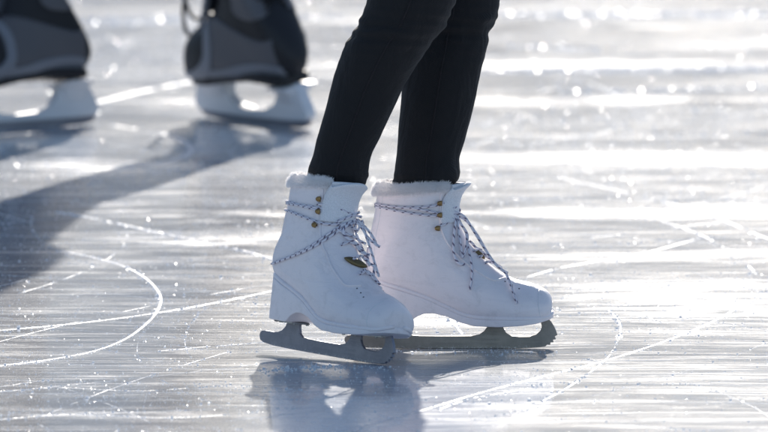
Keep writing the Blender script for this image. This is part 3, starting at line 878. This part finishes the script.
def traced_leg(rows, Y0, Y1, sc_=1.0):
    out = []
    n = len(rows)
    for k, (y, xl, xr) in enumerate(rows):
        Y = Y0 + (Y1 - Y0) * k / (n - 1)
        a = P(xl, y, Y); b = P(xr, y, Y); c = (a + b) / 2; r = (b.x - a.x) / 2
        out.append((c, r, r * 0.98))
    return out
colR = mwR @ (sum(ringsR[-1], Vector()) / 64); colL = mwL @ (sum(ringsL[-1], Vector()) / 64)
near = traced_leg([(190, 315, 362), (177, 308.5, 368), (168, 308.5, 369), (155, 313, 371.5), (140, 316.5, 379), (127, 320, 385), (110, 325, 392.5), (88, 331, 402.5), (70, 336, 414), (55, 341, 424), (40, 348, 434), (25, 357, 445), (10, 364, 452), (0, 368, 456), (-20, 374, 461), (-40, 380, 466)], colR.y, colR.y - 0.03)
far = traced_leg([(190, 397, 450), (183, 394, 455), (174, 394, 460.5), (158, 396, 460), (140, 398, 465), (127, 399, 468.5), (100, 401, 475), (79, 403, 479.5), (60, 405, 484), (45, 408, 487.5), (33, 410, 489), (20, 412, 496), (0, 414, 499.5), (-20, 418, 503), (-40, 420, 506)], colL.y, colL.y + 0.055)
loc = Vector(((near[0][0].x + far[0][0].x) / 2, 0, 0))
person(loc, 'skater in black leggings wearing the two white figure skates, knees bent', (near, far), 0.0, M['jacket_a'], M['leggings'], M['hair_a'], True)

# ------------------------------------------------------------------ hockey skates (out of focus behind)
def hockey_skate(mw, side, label):
    """local metres, toe to +x, origin on the ice below the arch"""
    root = empty('hockey_skate', mw); tag(root, label, 'ice skate', 'dark grey hockey skates behind the front skater')
    # rings: back/bottom -> front/top, half width
    RG = [(.152, .083, .153, .090, .008), (.149, .070, .151, .108, .024), (.140, .063, .144, .123, .035), (.125, .061, .129, .134, .042), (.105, .062, .112, .142, .046),
          (.080, .064, .092, .150, .047), (.050, .067, .074, .156, .044), (.020, .069, .058, .172, .041), (-.015, .070, .044, .190, .038), (-.050, .071, .033, .208, .037),
          (-.085, .073, .024, .222, .037), (-.112, .082, .016, .232, .036), (-.124, .105, .012, .238, .036), (-.125, .135, .010, .242, .037), (-.118, .165, .008, .245, .039), (-.112, .195, .007, .248, .042), (-.112, .222, .007, .250, .044)]
    rings = []
    for bx, bz, tx, tz, w in catmull(RG, 4):
        bx += 0.50 * max(0, bz - .10); tx += 0.36 * max(0, tz - .15) - 0.02 * max(0, min(1, (tz - .16) / .05))
        B = Vector((bx, 0, bz)); T = Vector((tx, 0, tz)); c = (B + T) / 2; A = (T - B).length / 2; d = (T - B).normalized()
        foot = max(0, min(1, (bx + .06) / .06)); ring = []
        for j in range(48):
            th = 2 * PI * j / 48; cs, sn = math.cos(th), math.sin(th); e = 2 / (2.15 + (.7 * foot if cs < 0 else .1))
            ca = math.copysign(abs(cs) ** e, cs); sb = math.copysign(abs(sn) ** e, sn)
            p = c + d * A * ca + Vector((0, w * sb * (1 - .14 * foot * ca), 0))
            if p.x > 0: p.y += side * .010 * (p.x / .15) ** 2
            ring.append(p)
        rings.append(ring)
    V, F = loft(rings, True, (True, True)); boot = mesh_obj('boot', V, F, M['h_black'], root); fix_normals(boot)
    bvh = BVHTree.FromPolygons([Vector(v) for v in V], F)
    def panel(name, poly, mat, off, sgn, par):
        # a shaped piece laid over the shell: grid inside an outline, snapped to the shell and thickened
        n, m = 28, 12; up, lo = poly; Vp = []; Fp = []; ok = True
        U = catmull(up, 8); Lo = catmull(lo, 8)
        def at(c, t):
            k = t * (len(c) - 1); i = min(int(k), len(c) - 2); f = k - i
            return c[i][0] + (c[i + 1][0] - c[i][0]) * f, c[i][1] + (c[i + 1][1] - c[i][1]) * f
        for layer in (off, -0.001):
            for i in range(n + 1):
                a = at(U, i / n); b = at(Lo, i / n)
                for j in range(m + 1):
                    x = a[0] + (b[0] - a[0]) * j / m; z = a[1] + (b[1] - a[1]) * j / m
                    q = bvh.ray_cast(Vector((x, sgn * .1, z)), Vector((0, -sgn, 0)))
                    if q[0] is None:
                        q = bvh.find_nearest(Vector((x, sgn * .02, z)))
                    nn = q[1] if q[1].y * sgn > 0 else -q[1]
                    Vp.append(q[0] + nn * layer)
        W = m + 1; H = (n + 1) * W
        for i in range(n):
            for j in range(m):
                a = i * W + j; Fp.append((a, a + 1, a + W + 1, a + W)); Fp.append((H + a, H + a + W, H + a + W + 1, H + a + 1))
        for i in range(n):
            a = i * W; Fp.append((a, a + W, H + a + W, H + a)); a = i * W + m; Fp.append((a, H + a, H + a + W, a + W))
        for j in range(m):
            Fp.append((j, H + j, H + j + 1, j + 1)); a = n * W + j; Fp.append((a, a + 1, H + a + 1, H + a))
        o = mesh_obj(name, Vp, Fp, mat, par); fix_normals(o)
    for sgn in (-1, 1):
        panel('side_panel', ([(-.096, .135), (-.075, .132), (-.045, .138), (-.010, .148), (.025, .158), (.050, .160), (.066, .154)],
                             [(-.098, .082), (-.070, .080), (-.04, .080), (-.01, .080), (.02, .080), (.045, .084), (.062, .092)]), M['h_panel'], .0012, sgn, boot)
        panel('light_band', ([(-.100, .094), (-.075, .098), (-.045, .098), (-.01, .094), (.025, .087), (.050, .086), (.064, .094)],
                             [(-.100, .076), (-.075, .075), (-.045, .075), (-.01, .074), (.025, .073), (.055, .072), (.076, .080)]), M['h_band'], .0026, sgn, boot)
        panel('eyestay_arc', ([(.078, .156), (.066, .140), (.060, .120), (.064, .100), (.080, .088), (.105, .080), (.130, .080)],
                              [(.064, .160), (.050, .142), (.044, .118), (.048, .092), (.066, .075), (.100, .066), (.134, .068)]), M['h_band'], .0030, sgn, boot)
        panel('ankle_patch', ([(-.085, .205), (-.070, .208), (-.050, .210), (-.030, .206), (-.016, .198)],
                              [(-.080, .165), (-.068, .162), (-.050, .162), (-.030, .166), (-.018, .174)]), M['h_panel'], .0018, sgn, boot)
    # outsole rim
    rr = []
    for x, w in ((-.104, .012), (-.100, .022), (-.09, .028), (-.07, .031), (-.02, .030), (.03, .034), (.08, .040), (.115, .039), (.134, .030), (.144, .016), (.148, .006)):
        z0 = lerp_tab([(-.12, .069), (-.09, .066), (-.03, .070), (.04, .065), (.10, .056), (.155, .061)], x); yo = side * .010 * (x / .15) ** 2 if x > 0 else 0
        rr.append([V3(x, -w + yo, z0), V3(x, w + yo, z0), V3(x, w * 1.03 + yo, z0 + .013), V3(x, -w * 1.03 + yo, z0 + .013)])
    V, F = loft(rr); o = mesh_obj('outsole', V, F, M['h_black'], root); fix_normals(o); bevel(o, .002)
    # holder: two towers joined by a bridge, open in the middle
    HOLD = [(-.128, .020), (-.126, .030), (-.118, .046), (-.108, .067), (-.060, .064), (-.055, .048), (-.042, .033), (-.015, .024), (.025, .022), (.055, .026), (.070, .038), (.074, .060), (.140, .058),
            (.149, .048), (.158, .032), (.160, .022), (.150, .014), (.10, .0115), (0, .0108), (-.08, .0115), (-.120, .014)]
    h = extrude_profile('blade_holder', HOLD, .0085, M['h_holder'], root, 0, .003)
    # towers flare to the sole
    for x0, x1 in ((-.105, -.062), (.076, .138)):
        z0 = .056; rr = [[V3(x0 + .004, -.009, z0 - .02), V3(x1 - .004, -.009, z0 - .02), V3(x1 - .004, .009, z0 - .02), V3(x0 + .004, .009, z0 - .02)],
              [V3(x0, -.014, z0 - .004), V3(x1, -.014, z0 - .004), V3(x1, .014, z0 - .004), V3(x0, .014, z0 - .004)],
              [V3(x0 - .004, -.030, z0 + .007), V3(x1 + .004, -.030, z0 + .007), V3(x1 + .004, .030, z0 + .007), V3(x0 - .004, .030, z0 + .007)]]
        V, F = loft(rr); o = mesh_obj('tower', V, F, M['h_holder'], h); fix_normals(o); bevel(o, .002)
    ST = [(-.124, .013), (-.118, .016), (.145, .016), (.158, .020), (.161, .024), (.162, .018), (.154, .008), (.140, .003), (.10, .0006), (.03, 0), (-.06, .0002), (-.10, .002), (-.118, .006)]
    extrude_profile('steel_runner', ST, .0016, M['steel'], h, 0, .0003)
    # tongue, laces, tendon guard
    rr = []
    for k, (x, z) in enumerate(catmull([(.075, .163), (.065, .185), (.060, .212), (.060, .240), (.070, .262), (.085, .285)], 3)):
        rg = []
        for j in range(13):
            ph = -1 + j / 6; rg.append(V3(x - (1 - math.cos(ph * 1.2)) * .030 + .004, .034 * math.sin(ph * 1.2), z))
        rr.append(rg + [p - V3(.008, 0, 0) for p in rg][::-1])
    V, F = loft(rr); o = mesh_obj('tongue', V, F, M['h_felt'], root); fix_normals(o)
    for k in range(8):
        t_ = k / 7; x = .098 - .048 * t_; z = .143 + .098 * t_ ** 1.1
        pts = [V3(x - .020, -.030, z - .006), V3(x - .004, -.020, z + .003), V3(x + .006, 0, z + .009), V3(x - .006, .020, z + .006), V3(x - .020, .030, z - .002)]
        m_ = MB(); m_.tube([Vector(p) for p in catmull([tuple(p) for p in pts], 5)], .0026, 8); m_.build('lace', M['h_lace'], boot)
        for sgn in (-1, 1):
            m_ = MB(); m_.tube([(x - .018, sgn * .029, z - .006), (x - .017, sgn * .0325, z - .005)], .0035, 10); m_.build('eyelet', M['h_lace'], boot)
    rr = []
    for k, (x, z) in enumerate(catmull([(-.079, .19), (-.068, .22), (-.062, .25), (-.058, .272), (-.055, .280)], 3)):
        rg = []
        for j in range(11):
            ph = -1 + j / 5; rg.append(V3(x + (1 - math.cos(ph * 1.1)) * .035 - .002, .030 * math.sin(ph * 1.1) * (1 - .25 * k / 12), z))
        rr.append(rg + [p + V3(.006, 0, 0) for p in rg][::-1])
    V, F = loft(rr); o = mesh_obj('tendon_guard', V, F, M['h_black'], root); fix_normals(o)
    return root

# left-hand one of the pair in the photograph: side on, cut by the frame
pa = G(95, 125); mwA = Matrix.Translation(pa) @ Matrix.Rotation(R(220), 4, 'Z') @ Matrix.Rotation(R(9), 4, 'X') @ Matrix.Scale(1.07, 4) @ Matrix.Translation(V3(.122, 0, 0))
hockey_skate(mwA, 1, 'blurred hockey skate cut off by the left edge of the photo')
pb = G(312, 130); mwB = Matrix.Translation(pb) @ Matrix.Rotation(R(124), 4, 'Z') @ Matrix.Rotation(R(-10), 4, 'X') @ Matrix.Scale(1.07, 4) @ Matrix.Translation(V3(.122, 0, 0))
hockey_skate(mwB, -1, 'blurred hockey skate pointing away, between the frame-edge skate and the leggings')
# loose lace loops standing off the front of the boot
for lp, bt in (([(.085, -.01, .165), (.125, .004, .19), (.150, .008, .165), (.158, .006, .130), (.140, .004, .118), (.118, 0, .135)], mwB), ([(.06, .0, .20), (.11, .012, .215), (.140, .012, .19), (.132, .008, .150), (.10, 0, .150)], mwB), ([(.06, 0, .20), (.10, .02, .20), (.12, .02, .165), (.09, .0, .155)], mwA)):
    par = [c for c in bpy.data.objects if c.name.startswith('hockey_skate') and (c.matrix_world.translation - bt.translation).length < 1e-4][0]
    m_ = MB(); m_.tube([Vector(p) for p in catmull(lp, 8)], 0.0030, 8); m_.build('lace_loop', M['h_black'], par)
def free_leg(mw, knee, r0=.060, r1=.075):
    a = mw @ V3(.012, 0, .240)
    out = []
    for k in range(7):
        s = k / 6; r = r0 + (r1 - r0) * s + .008 * math.sin(PI * s)
        c = a.lerp(knee, s); out.append((c, r, r))
    return out
kA = mwA @ V3(0, 0, 0); kB = mwB @ V3(0, 0, 0)
kneeA = Vector((kA.x - .06, kA.y - .10, .56)); kneeB = Vector((kB.x - .16, kB.y + .0, .56))
locp = Vector(((kA.x + kB.x) / 2, (kA.y + kB.y) / 2, 0))
person(locp, 'hockey skater in dark trousers at the upper left, only the skates in view', (free_leg(mwA, kneeA), free_leg(mwB, kneeB)), R(170), M['jacket_b'], M['trousers_b'], M['hair_b'], False)

# ------------------------------------------------------------------ unseen trees, added to screen the horizon sky from the ice reflection
mbw = MB()
def clump(c, r, seed):
    bm = bmesh.new(); bmesh.ops.create_icosphere(bm, subdivisions=3, radius=1)
    V = []
    for v in bm.verts:
        n1 = noise.noise(v.co * 2.2 + Vector((seed, 0, 0))) * .45 + noise.noise(v.co * 6 + Vector((seed, 5, 0))) * .3
        q = v.co * (1 + n1); V.append((c[0] + q.x * r[0], c[1] + q.y * r[1], max(0.2, c[2] + q.z * r[2])))
    F = [tuple(v.index for v in f.verts) for f in bm.faces]; bm.free(); mbw.add(V, F)
wrnd = random.Random(3)
for row in range(2):
    for k in range(46):
        x = -92 + k * 4.1 + wrnd.uniform(-1, 1); y = 46 + row * 6 + wrnd.uniform(-1.5, 1.5) + 0.004 * x * x * .0
        h = wrnd.uniform(8.2, 9.8) * (1.0 + 0.1 * row)
        mbw.tube([(x, y, 0), (x + wrnd.uniform(-.2, .2), y, h * .5)], .25, 8)
        for q in range(4):
            clump((x + wrnd.uniform(-1, 1), y + wrnd.uniform(-1, 1), h * (.22 + .19 * q)), (2.9 - .45 * q, 2.4 - .35 * q, h * .17), k * 7.3 + q + row * 99)
tw = NT('pale_screen_foliage'); nz = tw.noise(tw.coord(), 3.0, 6, 0.75)
tw.set(Base_Color=tw.mix(tw.ramp(nz, [(.3, 0.0), (.5, 1.0)]), (0.45, 0.46, 0.48), (0.84, 0.84, 0.85)), Roughness=0.9, Normal=tw.bump(nz, 1.0, 0.5))  # paled so that the mirrored trees lighten the ice
o = mbw.build('unseen_tree_screen', tw.m, None, False); tag(o, 'unseen mass of pale evergreens added beyond the ice to tone its reflection', 'unseen_tree_screen', kind='stuff')

# ------------------------------------------------------------------ light, sky, camera
SUN_EL, SUN_AZ = R(21.5), R(5)      # azimuth to the right of the viewing direction
EXPOSURE = 0.78
w = bpy.data.worlds.new('World'); sc.world = w; w.use_nodes = True
nt = w.node_tree; bg = nt.nodes['Background']
sky = nt.nodes.new('ShaderNodeTexSky'); sky.sky_type = 'NISHITA'; sky.sun_disc = False
sky.sun_elevation = SUN_EL; sky.sun_rotation = SUN_AZ; sky.altitude = 100; sky.air_density = 1.0; sky.dust_density = 1.0; sky.ozone_density = 2.0
nt.links.new(sky.outputs[0], bg.inputs[0]); bg.inputs[1].default_value = 0.10
sd = bpy.data.lights.new('sun', 'SUN'); sd.energy = 3.9; sd.angle = R(0.5); sd.color = (1.0, 0.93, 0.84)
so = bpy.data.objects.new('sun', sd); link(so)
sdir = Vector((math.sin(SUN_AZ) * math.cos(SUN_EL), math.cos(SUN_AZ) * math.cos(SUN_EL), math.sin(SUN_EL)))
so.rotation_euler = sdir.to_track_quat('Z', 'Y').to_euler(); so.location = sdir * 30

cd = bpy.data.cameras.new('camera'); cam = bpy.data.objects.new('camera', cd); link(cam)
cam.location = CAM; cam.rotation_euler = (R(90) - P0, 0, 0)
cd.sensor_width = 36; cd.lens = FPX / 768 * 36; cd.clip_start = 0.5; cd.clip_end = 3000
cd.dof.use_dof = True; cd.dof.focus_distance = (G(420, 350) - CAM).length; cd.dof.aperture_fstop = cd.lens / 1000 / 0.080
cd.dof.aperture_blades = 0
sc.camera = cam
sc.view_settings.view_transform = 'Standard'; sc.view_settings.look = 'None'; sc.view_settings.exposure = EXPOSURE; sc.view_settings.gamma = 1
sc.view_settings.use_curve_mapping = False
sc.render.engine = 'CYCLES'
sc.cycles.use_denoising = True
sc.cycles.max_bounces = 8
sc.cycles.sample_clamp_direct = 0; sc.cycles.sample_clamp_indirect = 6
